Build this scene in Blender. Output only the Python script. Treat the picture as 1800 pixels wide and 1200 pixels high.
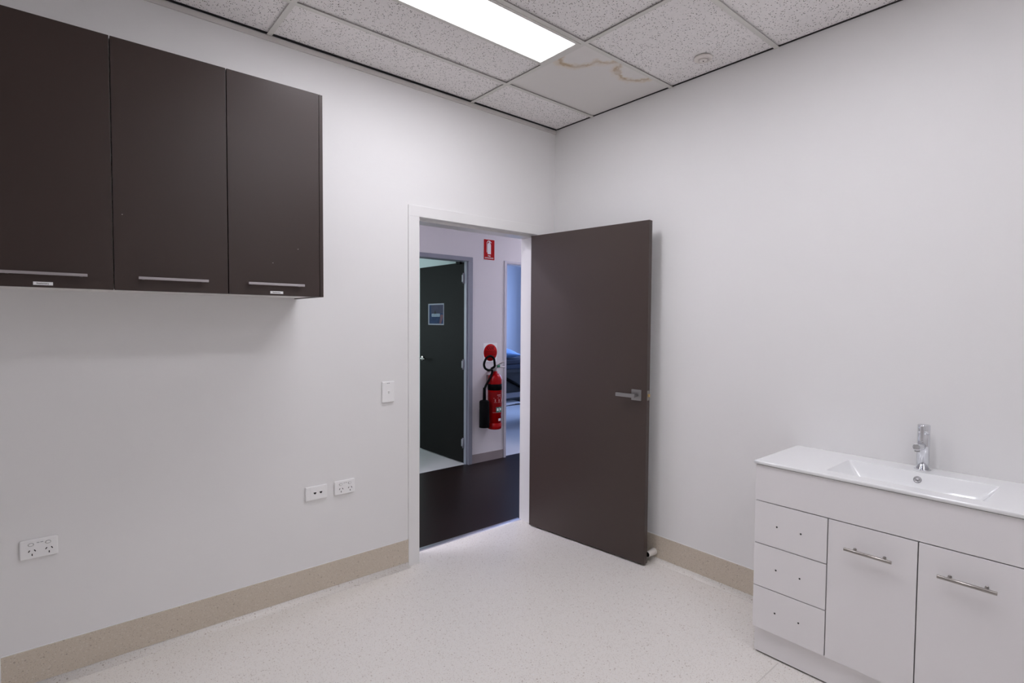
import bpy, bmesh, math, random
from mathutils import Matrix, Vector, noise

for o in list(bpy.data.objects):
    bpy.data.objects.remove(o, do_unlink=True)
SC = bpy.context.scene
COL = SC.collection
random.seed(4)
PI = math.pi

# ------------------------------------------------------------------ camera
# world: door wall is the plane y=0, basin wall is the plane x=0, floor z=0, the room lies at x<0, y<0
YAW, PITCH, ROLL, FPX = 0.7052, -0.0374, 0.0068, 938.0
cam = bpy.data.cameras.new('camera')
cam.sensor_fit = 'HORIZONTAL'
cam.sensor_width = 36.0
cam.lens = 36.0 * FPX / 1800.0
cam.clip_start = 0.02
cam_o = bpy.data.objects.new('camera', cam)
COL.objects.link(cam_o)
fw = Vector((math.cos(PITCH) * math.sin(YAW), math.cos(PITCH) * math.cos(YAW), math.sin(PITCH)))
rt = Vector((math.cos(YAW), -math.sin(YAW), 0.0))
up = rt.cross(fw)
r2 = rt * math.cos(ROLL) + up * math.sin(ROLL)
u2 = up * math.cos(ROLL) - rt * math.sin(ROLL)
mw = Matrix((r2, u2, -fw)).transposed().to_4x4()
mw.translation = Vector((-2.7524, -2.7651, 1.453))
cam_o.matrix_world = mw
SC.camera = cam_o

# ------------------------------------------------------------------ world, exposure, light levels
PANEL_STRENGTH = 14.0          # the ceiling panel of the room
PANEL_COLOR = (0.938, 0.932, 1.0)
CORRIDOR_STRENGTH = 29.0
CORRIDOR_COLOR = (0.86, 0.84, 1.0)
world = bpy.data.worlds.new('world')
SC.world = world
world.use_nodes = True
world.node_tree.nodes['Background'].inputs[0].default_value = (0.45, 0.6, 1.0, 1)
world.node_tree.nodes['Background'].inputs[1].default_value = 0.6
SC.view_settings.view_transform = 'Standard'
SC.view_settings.look = 'None'
SC.view_settings.exposure = 0.16
SC.view_settings.gamma = 1.0
SC.view_settings.use_curve_mapping = False


def area_light(name, loc, rot, sx, sy, power, color):
    l = bpy.data.lights.new(name, 'AREA')
    l.shape = 'RECTANGLE'
    l.size, l.size_y, l.energy, l.color = sx, sy, power, color
    o = bpy.data.objects.new(name, l)
    o.location = loc
    o.rotation_euler = rot
    COL.objects.link(o)
    return o


# daylight entering the two rooms across the corridor through their windows
area_light('daylight', (3.66, 3.0, 1.5), (0, PI / 2, 0), 1.3, 1.7, 48, (0.36, 0.53, 1.0))
area_light('daylight', (-1.40, 4.56, 1.5), (-PI / 2, 0, 0), 1.5, 1.3, 30, (0.76, 0.92, 0.95))

# ------------------------------------------------------------------ materials
MATS = {}


def nd(nt, kind, **kw):
    n = nt.nodes.new(kind)
    for k, v in kw.items():
        setattr(n, k, v)
    return n


def mat(name, color, rough=0.5, metal=0.0, spec=0.5, bump=None, mottle=0.0, mscale=8.0, coat=0.0):
    if name in MATS:
        return MATS[name]
    m = bpy.data.materials.new(name)
    m.use_nodes = True
    nt = m.node_tree
    b = nt.nodes['Principled BSDF']
    b.inputs['Base Color'].default_value = (*color, 1)
    b.inputs['Roughness'].default_value = rough
    b.inputs['Metallic'].default_value = metal
    b.inputs['Specular IOR Level'].default_value = spec
    b.inputs['Coat Weight'].default_value = coat
    g = nd(nt, 'ShaderNodeNewGeometry')
    if mottle > 0:
        n = nd(nt, 'ShaderNodeTexNoise')
        n.inputs['Scale'].default_value = mscale
        n.inputs['Detail'].default_value = 4
        nt.links.new(g.outputs['Position'], n.inputs['Vector'])
        mx = nd(nt, 'ShaderNodeMix', data_type='RGBA')
        mx.inputs[6].default_value = (*[c * (1 - mottle) for c in color], 1)
        mx.inputs[7].default_value = (*[min(1, c * (1 + mottle)) for c in color], 1)
        nt.links.new(n.outputs['Fac'], mx.inputs[0])
        nt.links.new(mx.outputs[2], b.inputs['Base Color'])
    if bump:
        n = nd(nt, 'ShaderNodeTexNoise')
        n.inputs['Scale'].default_value = bump[0]
        n.inputs['Detail'].default_value = 3
        nt.links.new(g.outputs['Position'], n.inputs['Vector'])
        bp = nd(nt, 'ShaderNodeBump')
        bp.inputs['Strength'].default_value = bump[1]
        bp.inputs['Distance'].default_value = 0.002
        nt.links.new(n.outputs['Fac'], bp.inputs['Height'])
        nt.links.new(bp.outputs['Normal'], b.inputs['Normal'])
    MATS[name] = m
    return m


def emit(name, color, strength):
    m = bpy.data.materials.new(name)
    m.use_nodes = True
    nt = m.node_tree
    nt.nodes.remove(nt.nodes['Principled BSDF'])
    e = nd(nt, 'ShaderNodeEmission')
    e.inputs[0].default_value = (*color, 1)
    e.inputs[1].default_value = strength
    nt.links.new(e.outputs[0], nt.nodes['Material Output'].inputs[0])
    MATS[name] = m
    return m


def speckled(name, base, dark, light, rough=0.42, scale=290.0, pd=0.10, pl=0.20, seam=None):
    m = bpy.data.materials.new(name)
    m.use_nodes = True
    nt = m.node_tree
    b = nt.nodes['Principled BSDF']
    b.inputs['Roughness'].default_value = rough
    b.inputs['Specular IOR Level'].default_value = 0.4
    g = nd(nt, 'ShaderNodeNewGeometry')
    col = None
    prev = None
    for sc, p1, p2, amt in ((scale, pd, pl, 0.55), (scale * 0.45, pd * 0.22, pl * 0.5, 0.5)):
        v = nd(nt, 'ShaderNodeTexVoronoi')
        v.inputs['Scale'].default_value = sc
        nt.links.new(g.outputs['Position'], v.inputs['Vector'])
        s = nd(nt, 'ShaderNodeSeparateColor')
        nt.links.new(v.outputs['Color'], s.inputs[0])
        near = nd(nt, 'ShaderNodeMath', operation='LESS_THAN')
        nt.links.new(v.outputs['Distance'], near.inputs[0])
        near.inputs[1].default_value = 0.42
        for chan, thr, c, op in ((0, p1, dark, 'LESS_THAN'), (1, p2, light, 'LESS_THAN')):
            t = nd(nt, 'ShaderNodeMath', operation=op)
            nt.links.new(s.outputs[chan], t.inputs[0])
            t.inputs[1].default_value = thr
            k = nd(nt, 'ShaderNodeMath', operation='MULTIPLY')
            nt.links.new(t.outputs[0], k.inputs[0])
            nt.links.new(near.outputs[0], k.inputs[1])
            k2 = nd(nt, 'ShaderNodeMath', operation='MULTIPLY')
            nt.links.new(k.outputs[0], k2.inputs[0])
            k2.inputs[1].default_value = amt
            mx = nd(nt, 'ShaderNodeMix', data_type='RGBA')
            nt.links.new(k2.outputs[0], mx.inputs[0])
            if prev is None:
                mx.inputs[6].default_value = (*base, 1)
            else:
                nt.links.new(prev, mx.inputs[6])
            mx.inputs[7].default_value = (*c, 1)
            prev = mx.outputs[2]
    nt.links.new(prev, b.inputs['Base Color'])
    MATS[name] = m
    return m


def pinhole_tile(name, base, hole):
    m = bpy.data.materials.new(name)
    m.use_nodes = True
    nt = m.node_tree
    b = nt.nodes['Principled BSDF']
    b.inputs['Roughness'].default_value = 0.9
    b.inputs['Specular IOR Level'].default_value = 0.1
    g = nd(nt, 'ShaderNodeNewGeometry')
    v = nd(nt, 'ShaderNodeTexVoronoi')
    v.inputs['Scale'].default_value = 145.0
    nt.links.new(g.outputs['Position'], v.inputs['Vector'])
    s = nd(nt, 'ShaderNodeSeparateColor')
    nt.links.new(v.outputs['Color'], s.inputs[0])
    r = nd(nt, 'ShaderNodeMapRange')
    nt.links.new(s.outputs[0], r.inputs[0])
    r.inputs['From Min'].default_value = 0.30
    r.inputs['To Min'].default_value = 0.0
    r.inputs['To Max'].default_value = 0.40
    t = nd(nt, 'ShaderNodeMath', operation='LESS_THAN')
    nt.links.new(v.outputs['Distance'], t.inputs[0])
    nt.links.new(r.outputs[0], t.inputs[1])
    n = nd(nt, 'ShaderNodeTexNoise')
    n.inputs['Scale'].default_value = 60
    nt.links.new(g.outputs['Position'], n.inputs['Vector'])
    m0 = nd(nt, 'ShaderNodeMix', data_type='RGBA')
    nt.links.new(n.outputs['Fac'], m0.inputs[0])
    m0.inputs[6].default_value = (*[c * 0.94 for c in base], 1)
    m0.inputs[7].default_value = (*[c * 1.06 for c in base], 1)
    mx = nd(nt, 'ShaderNodeMix', data_type='RGBA')
    nt.links.new(t.outputs[0], mx.inputs[0])
    nt.links.new(m0.outputs[2], mx.inputs[6])
    mx.inputs[7].default_value = (*hole, 1)
    nt.links.new(mx.outputs[2], b.inputs['Base Color'])
    bp = nd(nt, 'ShaderNodeBump')
    bp.inputs['Strength'].default_value = 0.5
    bp.inputs['Distance'].default_value = 0.002
    bp.invert = True
    nt.links.new(t.outputs[0], bp.inputs['Height'])
    nt.links.new(bp.outputs['Normal'], b.inputs['Normal'])
    MATS[name] = m
    return m


def stained_tile(name, base):
    """plain board with a dried brown water stain: the rim of a few merged blots"""
    m = bpy.data.materials.new(name)
    m.use_nodes = True
    nt = m.node_tree
    b = nt.nodes['Principled BSDF']
    b.inputs['Roughness'].default_value = 0.8
    b.inputs['Specular IOR Level'].default_value = 0.15
    g = nd(nt, 'ShaderNodeNewGeometry')
    n = nd(nt, 'ShaderNodeTexNoise')
    n.inputs['Scale'].default_value = 28
    n.inputs['Detail'].default_value = 5
    n.inputs['Roughness'].default_value = 0.6
    nt.links.new(g.outputs['Position'], n.inputs['Vector'])
    sub = nd(nt, 'ShaderNodeVectorMath', operation='SUBTRACT')
    nt.links.new(n.outputs['Color'], sub.inputs[0])
    sub.inputs[1].default_value = (0.5, 0.5, 0.5)
    sca = nd(nt, 'ShaderNodeVectorMath', operation='SCALE')
    nt.links.new(sub.outputs[0], sca.inputs[0])
    sca.inputs['Scale'].default_value = 0.075
    add = nd(nt, 'ShaderNodeVectorMath', operation='ADD')
    nt.links.new(g.outputs['Position'], add.inputs[0])
    nt.links.new(sca.outputs[0], add.inputs[1])
    d = None
    blobs = ((-0.665, -0.875, 0.112, 0.150), (-0.575, -0.945, 0.10, 0.085), (-0.455, -0.975, 0.09, 0.04),
             (-0.305, -0.935, 0.120, 0.105), (-0.38, -0.93, 0.06, 0.07))
    for cx, cy, rx, ry in blobs:
        s1 = nd(nt, 'ShaderNodeVectorMath', operation='SUBTRACT')
        nt.links.new(add.outputs[0], s1.inputs[0])
        s1.inputs[1].default_value = (cx, cy, 2.82)
        s2 = nd(nt, 'ShaderNodeVectorMath', operation='MULTIPLY')
        nt.links.new(s1.outputs[0], s2.inputs[0])
        s2.inputs[1].default_value = (1 / rx, 1 / ry, 0)
        ln = nd(nt, 'ShaderNodeVectorMath', operation='LENGTH')
        nt.links.new(s2.outputs[0], ln.inputs[0])
        q = nd(nt, 'ShaderNodeMath', operation='SUBTRACT')
        nt.links.new(ln.outputs['Value'], q.inputs[0])
        q.inputs[1].default_value = 1.0
        q2 = nd(nt, 'ShaderNodeMath', operation='MULTIPLY')
        nt.links.new(q.outputs[0], q2.inputs[0])
        q2.inputs[1].default_value = min(rx, ry)
        if d is None:
            d = q2.outputs[0]
        else:
            mn = nd(nt, 'ShaderNodeMath', operation='SMOOTH_MIN')
            nt.links.new(d, mn.inputs[0])
            nt.links.new(q2.outputs[0], mn.inputs[1])
            mn.inputs[2].default_value = 0.012
            d = mn.outputs[0]
    ramp = nd(nt, 'ShaderNodeValToRGB')
    mr = nd(nt, 'ShaderNodeMapRange')
    nt.links.new(d, mr.inputs[0])
    mr.inputs['From Min'].default_value = -0.065
    mr.inputs['From Max'].default_value = 0.06
    nt.links.new(mr.outputs[0], ramp.inputs[0])
    cr = ramp.color_ramp
    inside = (base[0] * 1.04, base[1] * 1.04, base[2] * 1.04, 1)
    tan = (base[0] * 0.93, base[1] * 0.86, base[2] * 0.76, 1)
    brown = (base[0] * 0.72, base[1] * 0.59, base[2] * 0.43, 1)
    cr.elements[0].position = 0.28
    cr.elements[0].color = inside
    cr.elements[1].position = 0.84
    cr.elements[1].color = (*base, 1)
    for p, c in ((0.36, (base[0], base[1] * 0.96, base[2] * 0.90, 1)), (0.41, tan), (0.47, brown), (0.54, brown), (0.60, tan), (0.70, (base[0], base[1] * 0.96, base[2] * 0.91, 1))):
        e = cr.elements.new(p)
        e.color = c
    nv = nd(nt, 'ShaderNodeTexNoise')
    nv.inputs['Scale'].default_value = 16
    nt.links.new(g.outputs['Position'], nv.inputs['Vector'])
    nr = nd(nt, 'ShaderNodeMapRange')
    nt.links.new(nv.outputs['Fac'], nr.inputs[0])
    nr.inputs['From Min'].default_value = 0.30
    nr.inputs['From Max'].default_value = 0.62
    nr.inputs['To Min'].default_value = 0.45
    fm = nd(nt, 'ShaderNodeMix', data_type='RGBA')
    nt.links.new(nr.outputs[0], fm.inputs[0])
    fm.inputs[6].default_value = (*base, 1)
    nt.links.new(ramp.outputs[0], fm.inputs[7])
    nt.links.new(fm.outputs[2], b.inputs['Base Color'])
    MATS[name] = m
    return m


WALL = mat('wall_paint', (0.875, 0.862, 0.855), 0.55, spec=0.3, bump=(90, 0.08), mottle=0.012, mscale=3)
FRAME = mat('frame_gloss_white', (0.88, 0.87, 0.86), 0.28, spec=0.5)
TILE = pinhole_tile('acoustic_tile', (0.94, 0.905, 0.895), (0.07, 0.055, 0.05))
STAIN = stained_tile('stained_board', (0.82, 0.79, 0.765))
TEE = mat('grid_white', (0.74, 0.72, 0.68), 0.45)
ANGLE = mat('wall_angle_grey', (0.70, 0.67, 0.64), 0.5)
VOID = mat('ceiling_void', (0.03, 0.025, 0.025), 0.9)
FLOOR = speckled('speckled_vinyl', (0.87, 0.83, 0.78), (0.36, 0.27, 0.21), (0.90, 0.89, 0.87), 0.4, pd=0.20)
SKIRT = speckled('taupe_vinyl', (0.64, 0.56, 0.46), (0.28, 0.22, 0.17), (0.74, 0.68, 0.60), 0.5, pd=0.14)
BROWN = mat('brown_laminate', (0.038, 0.0225, 0.018), 0.38, spec=0.45, bump=(700, 0.06), mottle=0.05, mscale=2.5)
BROWNDOOR = mat('brown_door_paint', (0.060, 0.041, 0.035), 0.40, spec=0.5, bump=(300, 0.05), mottle=0.05, mscale=2)
CARC = mat('white_melamine', (0.78, 0.76, 0.74), 0.45)
GLOSSW = mat('vanity_white', (0.89, 0.865, 0.875), 0.22, spec=0.45)
CERAMIC = mat('ceramic_white', (0.92, 0.925, 0.93), 0.07, spec=0.6, coat=0.3)
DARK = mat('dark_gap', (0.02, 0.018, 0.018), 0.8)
CHROME = mat('chrome', (0.72, 0.73, 0.76), 0.08, 1.0)
STEEL = mat('brushed_steel', (0.36, 0.335, 0.315), 0.28, 1.0)
SATIN = mat('satin_nickel', (0.42, 0.39, 0.40), 0.42, 1.0)
GUN = mat('gunmetal', (0.34, 0.33, 0.33), 0.35, 0.9)
BRASS = mat('brass', (0.75, 0.55, 0.25), 0.3, 1.0)
PLASTIC = mat('outlet_plastic', (0.95, 0.94, 0.935), 0.25, spec=0.5)
PRINT = mat('dark_print', (0.05, 0.05, 0.055), 0.6)
PAPER = mat('white_paper', (0.92, 0.92, 0.92), 0.6)
RED = mat('extinguisher_red', (0.36, 0.0012, 0.002), 0.25, spec=0.22)
SIGNRED = mat('sign_red', (0.44, 0.001, 0.003), 0.5, spec=0.1)
LABELRED = mat('label_red', (0.24, 0.002, 0.003), 0.45, spec=0.15)
BLACK = mat('black_plastic', (0.003, 0.003, 0.0034), 0.55, spec=0.06)
RUBBER = mat('black_rubber', (0.004, 0.004, 0.004), 0.55, spec=0.08)
GREEN = mat('label_green', (0.02, 0.22, 0.16), 0.4)
TAG = mat('tag_green', (0.02, 0.28, 0.14), 0.4)
PINK = mat('label_print', (0.62, 0.30, 0.30), 0.5)
TIMBER = mat('dark_plank_vinyl', (0.013, 0.0065, 0.006), 0.38, spec=0.18, mottle=0.35, mscale=2.2)
ALU = mat('aluminium_strip', (0.66, 0.66, 0.72), 0.35, 1.0)
CWALL = mat('corridor_paint', (0.76, 0.73, 0.745), 0.55, spec=0.3)
CFRAME = mat('steel_frame_grey', (0.27, 0.28, 0.33), 0.4)
CSKIRT = mat('corridor_skirting_vinyl', (0.30, 0.26, 0.26), 0.5)
TEALW = mat('pale_teal_wall', (0.62, 0.70, 0.70), 0.55)
BLUEW = mat('pale_wall', (0.70, 0.70, 0.74), 0.55)
ROOMFL = mat('pale_vinyl', (0.60, 0.58, 0.58), 0.4, mottle=0.03, mscale=80)
DOORDARK = mat('charcoal_door_paint', (0.007, 0.006, 0.0056), 0.6, spec=0.10)
NAVY = mat('navy_vinyl', (0.010, 0.014, 0.035), 0.4)
NAVY2 = mat('navy_vinyl_lower', (0.020, 0.032, 0.065), 0.4)
BLUECLOTH = mat('blue_pillow_cover', (0.32, 0.55, 0.95), 0.7, bump=(40, 0.4))
GREYMETAL = mat('grey_powdercoat', (0.25, 0.25, 0.28), 0.4)
DKPANEL = mat('charcoal_panel', (0.045, 0.045, 0.048), 0.5)
STOPW = mat('stopper_white', (0.78, 0.74, 0.70), 0.4)
POSTERBLUE = mat('poster_blue', (0.030, 0.052, 0.12), 0.7, spec=0.1, mottle=0.5, mscale=22)
POSTERGREY = mat('poster_grey', (0.070, 0.070, 0.11), 0.7, spec=0.1, mottle=0.3, mscale=18)
POSTERSKIN = mat('poster_pink', (0.17, 0.095, 0.115), 0.7, spec=0.1)
POSTERLAB = mat('poster_label', (0.36, 0.45, 0.52), 0.7, spec=0.1)
DIFFUSER = emit('light_diffuser', PANEL_COLOR, PANEL_STRENGTH)
DIFFUSER_DIM = emit('light_diffuser_fill', PANEL_COLOR, PANEL_STRENGTH * 0.5)  # dimmer glow of the added third panel, fill light only
CDIFFUSER = emit('corridor_diffuser', CORRIDOR_COLOR, CORRIDOR_STRENGTH)


# ------------------------------------------------------------------ mesh helpers
def box(bm, x0, x1, y0, y1, z0, z1, bev=0.0, seg=2, M=None):
    t = bmesh.new()
    bmesh.ops.create_cube(t, size=1.0)
    for v in t.verts:
        v.co = Vector((x0 + (v.co.x + 0.5) * (x1 - x0), y0 + (v.co.y + 0.5) * (y1 - y0), z0 + (v.co.z + 0.5) * (z1 - z0)))
    if bev > 0:
        bmesh.ops.bevel(t, geom=list(t.edges), offset=bev, segments=seg, profile=0.5, affect='EDGES')
    join(bm, t, M)


def join(bm, t, M=None):
    if M is not None:
        bmesh.ops.transform(t, matrix=M, verts=t.verts)
    bmesh.ops.recalc_face_normals(t, faces=t.faces)
    vm = {}
    for v in t.verts:
        vm[v] = bm.verts.new(v.co)
    for f in t.faces:
        try:
            nf = bm.faces.new([vm[v] for v in f.verts])
            nf.smooth = f.smooth
        except ValueError:
            pass
    t.free()


def cyl(bm, p0, p1, r0, r1=None, seg=24, bev=0.0):
    """a capped cylinder or cone from p0 to p1"""
    r1 = r0 if r1 is None else r1
    p0, p1 = Vector(p0), Vector(p1)
    h = (p1 - p0).length
    if bev > 0:
        prof = [(0, 0), (r0 - bev, 0), (r0 - bev * 0.3, bev * 0.3), (r0, bev), (r1, h - bev), (r1 - bev * 0.3, h - bev * 0.3), (r1 - bev, h), (0, h)]
    else:
        prof = [(0, 0), (r0, 0), (r1, h), (0, h)]
    lathe(bm, prof, p0, p1 - p0, seg)


def lathe(bm, prof, org, axis=(0, 0, 1), seg=32, sx=1.0, sy=1.0):
    t = bmesh.new()
    rings = []
    for r, z in prof:
        if r < 1e-6:
            rings.append([t.verts.new((0, 0, z))])
        else:
            rings.append([t.verts.new((r * sx * math.cos(2 * PI * i / seg), r * sy * math.sin(2 * PI * i / seg), z)) for i in range(seg)])
    for a, b in zip(rings[:-1], rings[1:]):
        if len(a) == 1 and len(b) == 1:
            continue
        for i in range(seg):
            j = (i + 1) % seg
            if len(a) == 1:
                f = t.faces.new((a[0], b[i], b[j]))
            elif len(b) == 1:
                f = t.faces.new((a[i], a[j], b[0]))
            else:
                f = t.faces.new((a[i], a[j], b[j], b[i]))
            f.smooth = True
    q = Vector((0, 0, 1)).rotation_difference(Vector(axis).normalized()).to_matrix().to_4x4()
    join(bm, t, Matrix.Translation(Vector(org)) @ q)


def smooth_path(pts, n=8):
    P = [Vector(p) for p in pts]
    P = [P[0] * 2 - P[1]] + P + [P[-1] * 2 - P[-2]]
    out = []
    for i in range(1, len(P) - 2):
        for k in range(n):
            t = k / n
            a, b, c, d = P[i - 1], P[i], P[i + 1], P[i + 2]
            out.append(0.5 * ((2 * b) + (c - a) * t + (2 * a - 5 * b + 4 * c - d) * t * t + (3 * b - a - 3 * c + d) * t ** 3))
    out.append(P[-2])
    return out


def tube(bm, pts, r, seg=12):
    t = bmesh.new()
    rings = []
    prev = None
    for i, p in enumerate(pts):
        d = (pts[min(i + 1, len(pts) - 1)] - pts[max(i - 1, 0)]).normalized()
        if prev is None:
            a = d.orthogonal().normalized()
        else:
            a = (prev - d * prev.dot(d)).normalized()
        prev = a
        b = d.cross(a)
        rings.append([t.verts.new(p + (a * math.cos(2 * PI * k / seg) + b * math.sin(2 * PI * k / seg)) * r) for k in range(seg)])
    for ra, rb in zip(rings[:-1], rings[1:]):
        for k in range(seg):
            f = t.faces.new((ra[k], ra[(k + 1) % seg], rb[(k + 1) % seg], rb[k]))
            f.smooth = True
    t.faces.new(rings[0])
    t.faces.new(rings[-1])
    join(bm, t)


def prism(bm, outline, d0, d1, M):
    """an outline (u, v) extruded from depth d0 to d1 along w, mapped by M"""
    t = bmesh.new()
    a = [t.verts.new((u, v, d0)) for u, v in outline]
    b = [t.verts.new((u, v, d1)) for u, v in outline]
    t.faces.new(a)
    t.faces.new(b)
    n = len(a)
    for i in range(n):
        t.faces.new((a[i], a[(i + 1) % n], b[(i + 1) % n], b[i]))
    join(bm, t, M)


def basis(org, right, upv):
    """matrix that maps (u, v, w) to the plane through org spanned by right and up; w points to the front"""
    r, u = Vector(right).normalized(), Vector(upv).normalized()
    m = Matrix((r, u, r.cross(u))).transposed().to_4x4()
    m.translation = Vector(org)
    return m


def text(bm, body, size, M, depth=0.0006, bold=0.0):
    c = bpy.data.curves.new('text', 'FONT')
    c.body = body
    c.size = size
    c.align_x = 'CENTER'
    c.align_y = 'CENTER'
    c.extrude = depth / 2
    c.offset = bold
    c.resolution_u = 3
    o = bpy.data.objects.new('text', c)
    COL.objects.link(o)
    bpy.context.view_layer.update()
    me = bpy.data.meshes.new_from_object(o.evaluated_get(bpy.context.evaluated_depsgraph_get()))
    t = bmesh.new()
    t.from_mesh(me)
    bpy.data.objects.remove(o, do_unlink=True)
    bpy.data.curves.remove(c)
    bpy.data.meshes.remove(me)
    join(bm, t, M)


XF = {}


def thing(name, label, cat, loc=(0, 0, 0), rotz=0.0, group=None, kind=None):
    o = bpy.data.objects.new(name, None)
    o.empty_display_size = 0.05
    o.location = loc
    o.rotation_euler = (0, 0, rotz)
    COL.objects.link(o)
    if kind:
        o['kind'] = kind
        if label:
            o['label'] = label
    else:
        o['label'] = label
        o['category'] = cat
    if group:
        o['group'] = group
    XF[o] = Matrix.Translation(Vector(loc)) @ Matrix.Rotation(rotz, 4, 'Z')
    return o


def obj(name, bm, m, parent=None, local=False, label=None, kind=None):
    """links a bmesh as one object; coordinates are world unless local=True (then the thing's own frame)"""
    me = bpy.data.meshes.new(name)
    P = XF.get(parent, Matrix.Identity(4))
    if not local:
        bmesh.ops.transform(bm, matrix=P.inverted(), verts=bm.verts)
    # own origin at the piece's centre
    c = Vector((0, 0, 0))
    if bm.verts:
        lo = Vector([min(v.co[i] for v in bm.verts) for i in range(3)])
        hi = Vector([max(v.co[i] for v in bm.verts) for i in range(3)])
        c = (lo + hi) / 2
        PO = XO.get(parent, Vector((0, 0, 0)))
        bmesh.ops.translate(bm, vec=-c, verts=bm.verts)
    else:
        PO = Vector((0, 0, 0))
    bm.to_mesh(me)
    bm.free()
    me.materials.append(m)
    o = bpy.data.objects.new(name, me)
    COL.objects.link(o)
    o.location = c - PO if parent else c
    if parent:
        o.parent = parent
    XF[o] = P          # frame that children of this piece are given in
    XO[o] = c          # where this piece's origin sits in that frame
    if label:
        o['label'] = label
    if kind:
        o['kind'] = kind
    return o


XO = {}


def tag(o, label, cat, group=None):
    o['label'] = label
    o['category'] = cat
    if group:
        o['group'] = group
    return o


def B():
    return bmesh.new()


def one(name, m, parent, *args, **kw):
    """one box as one object"""
    loc = kw.pop('local', False)
    lab = kw.pop('label', None)
    kind = kw.pop('kind', None)
    bm = B()
    box(bm, *args, **kw)
    return obj(name, bm, m, parent, local=loc, label=lab, kind=kind)


# ------------------------------------------------------------------ the room shell
H = 2.82
XL, YN = -4.15, -3.36          # far ends of the room behind the camera
bm = B(); box(bm, XL, 0.0, YN, 0.150, -0.08, 0.0)
floor = obj('floor', bm, FLOOR, kind='structure', label='pale speckled vinyl floor of the room')
# weld seam of the vinyl near the vanity
one('weld_seam', mat('weld_bead', (0.72, 0.69, 0.64), 0.4), floor, -2.6, -0.43, -1.812, -1.808, 0.0, 0.0006)

bm = B()
OL, OR, OT = -1.197, -0.117, 2.126     # outline of the door frame in the wall
box(bm, XL - 0.1, OL + 0.03, 0.0, 0.13, 0.0, 2.95)
box(bm, OR - 0.03, 0.12, 0.0, 0.13, 0.0, 2.95)
box(bm, OL + 0.03, OR - 0.03, 0.0, 0.13, OT - 0.03, 2.95)
obj('wall_left', bm, WALL, kind='structure', label='off-white wall with the doorway and the brown cabinets')
bm = B(); box(bm, 0.0, 0.12, YN - 0.1, 0.0, 0.0, 2.95)
obj('wall_right', bm, WALL, kind='structure', label='off-white wall behind the basin')
bm = B(); box(bm, XL - 0.1, XL, YN - 0.1, 0.0, 0.0, 2.95)
obj('wall_near', bm, WALL, kind='structure')
bm = B(); box(bm, XL, 0.0, YN - 0.1, YN, 0.0, 2.95)
obj('wall_rear', bm, WALL, kind='structure')

# ---- suspended ceiling: board above, tiles, tees and wall angles
bm = B(); box(bm, XL, 0.0, YN, 0.0, 2.90, 2.95)
ceiling = obj('ceiling', bm, VOID, kind='structure', label='suspended ceiling of pinholed acoustic tiles')
GX = [0.0, -0.752, -1.952, -3.152, XL]
GY = [0.0, -0.352, -0.952, -1.552, -2.152, -2.752, YN]


def tile(x0, x1, y0, y1, m, label=None, seed=0):
    bm = B()
    g = 0.004
    zt = 2.8275 + random.uniform(0, 0.0015)
    box(bm, x0 + g, x1 - (0.007 if x1 == 0 else g), y0 + g, y1 - (0.016 if y1 == 0 else g), zt, zt + 0.016, 0.0015, 1)
    return obj('ceiling_tile', bm, m, ceiling, label=label)


for i in range(len(GX) - 1):
    for j in range(len(GY) - 1):
        x1, x0, y1, y0 = GX[i], GX[i + 1], GY[j], GY[j + 1]
        if i == 1 and j in (1, 3, 5):
            tile(x0, x1, y1 - 0.3, y1, TILE)
            continue
        if i == 0 and j == 1:
            tile(x0, x1, y0, y1, STAIN, 'plain ceiling board with a brown water stain')
            continue
        tile(x0, x1, y0, y1, TILE)
tw = 0.012


def tee(x0, x1, y0, y1):
    bm = B()
    box(bm, x0, x1, y0, y1, H - 0.0008, H + 0.0008)
    if x1 - x0 > y1 - y0:
        yc = (y0 + y1) / 2
        box(bm, x0, x1, yc - 0.0015, yc + 0.0015, H + 0.0008, H + 0.04)
    else:
        xc = (x0 + x1) / 2
        box(bm, xc - 0.0015, xc + 0.0015, y0, y1, H + 0.0008, H + 0.04)
    return obj('ceiling_tee', bm, TEE, ceiling)


for x in GX[1:-1]:
    tee(x - tw, x + tw, YN, 0.0)
for y in GY[1:-1]:
    for i in range(len(GX) - 1):
        a = GX[i + 1] + (tw if i + 1 < len(GX) - 1 else 0)
        b = GX[i] - (tw if i > 0 else 0)
        tee(a, b, y - tw, y + tw)
# wall angle: a grey shadow-line angle on the door wall; dark strips paint the gap shade along both walls
bm = B(); box(bm, XL, 0.0, -0.010, 0.0, H - 0.025, H - 0.002, 0.0008, 1)
obj('wall_angle', bm, ANGLE, ceiling)
one('painted_gap_shade', DARK, ceiling, XL, 0.0, -0.0175, -0.002, H + 0.0045, H + 0.007)
one('painted_gap_shade', DARK, ceiling, -0.0085, 0.0, YN, -0.0176, H + 0.0035, H + 0.007)

# ---- ceiling light panels: the one in view and its twin two rows nearer the camera; the third is added for ambient fill


def panel(y1, label, glow=None):
    lp = thing('ceiling_light', label, 'light', (-1.352, y1 - 0.147, H), group='ceiling light panels of the room')
    bm = B()
    x0, x1, y0 = -1.938, -0.766, y1 - 0.283
    for a in ((x0, x0 + 0.024, y0, y1), (x1 - 0.024, x1, y0, y1), (x0 + 0.024, x1 - 0.024, y0, y0 + 0.016), (x0 + 0.024, x1 - 0.024, y1 - 0.022, y1)):
        box(bm, *a, H - 0.004, H + 0.03, 0.001, 1)
    obj('frame', bm, TEE, lp)
    one('diffuser', glow or DIFFUSER, lp, x0 + 0.024, x1 - 0.024, y0 + 0.016, y1 - 0.022, H - 0.001, H + 0.004)


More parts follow.
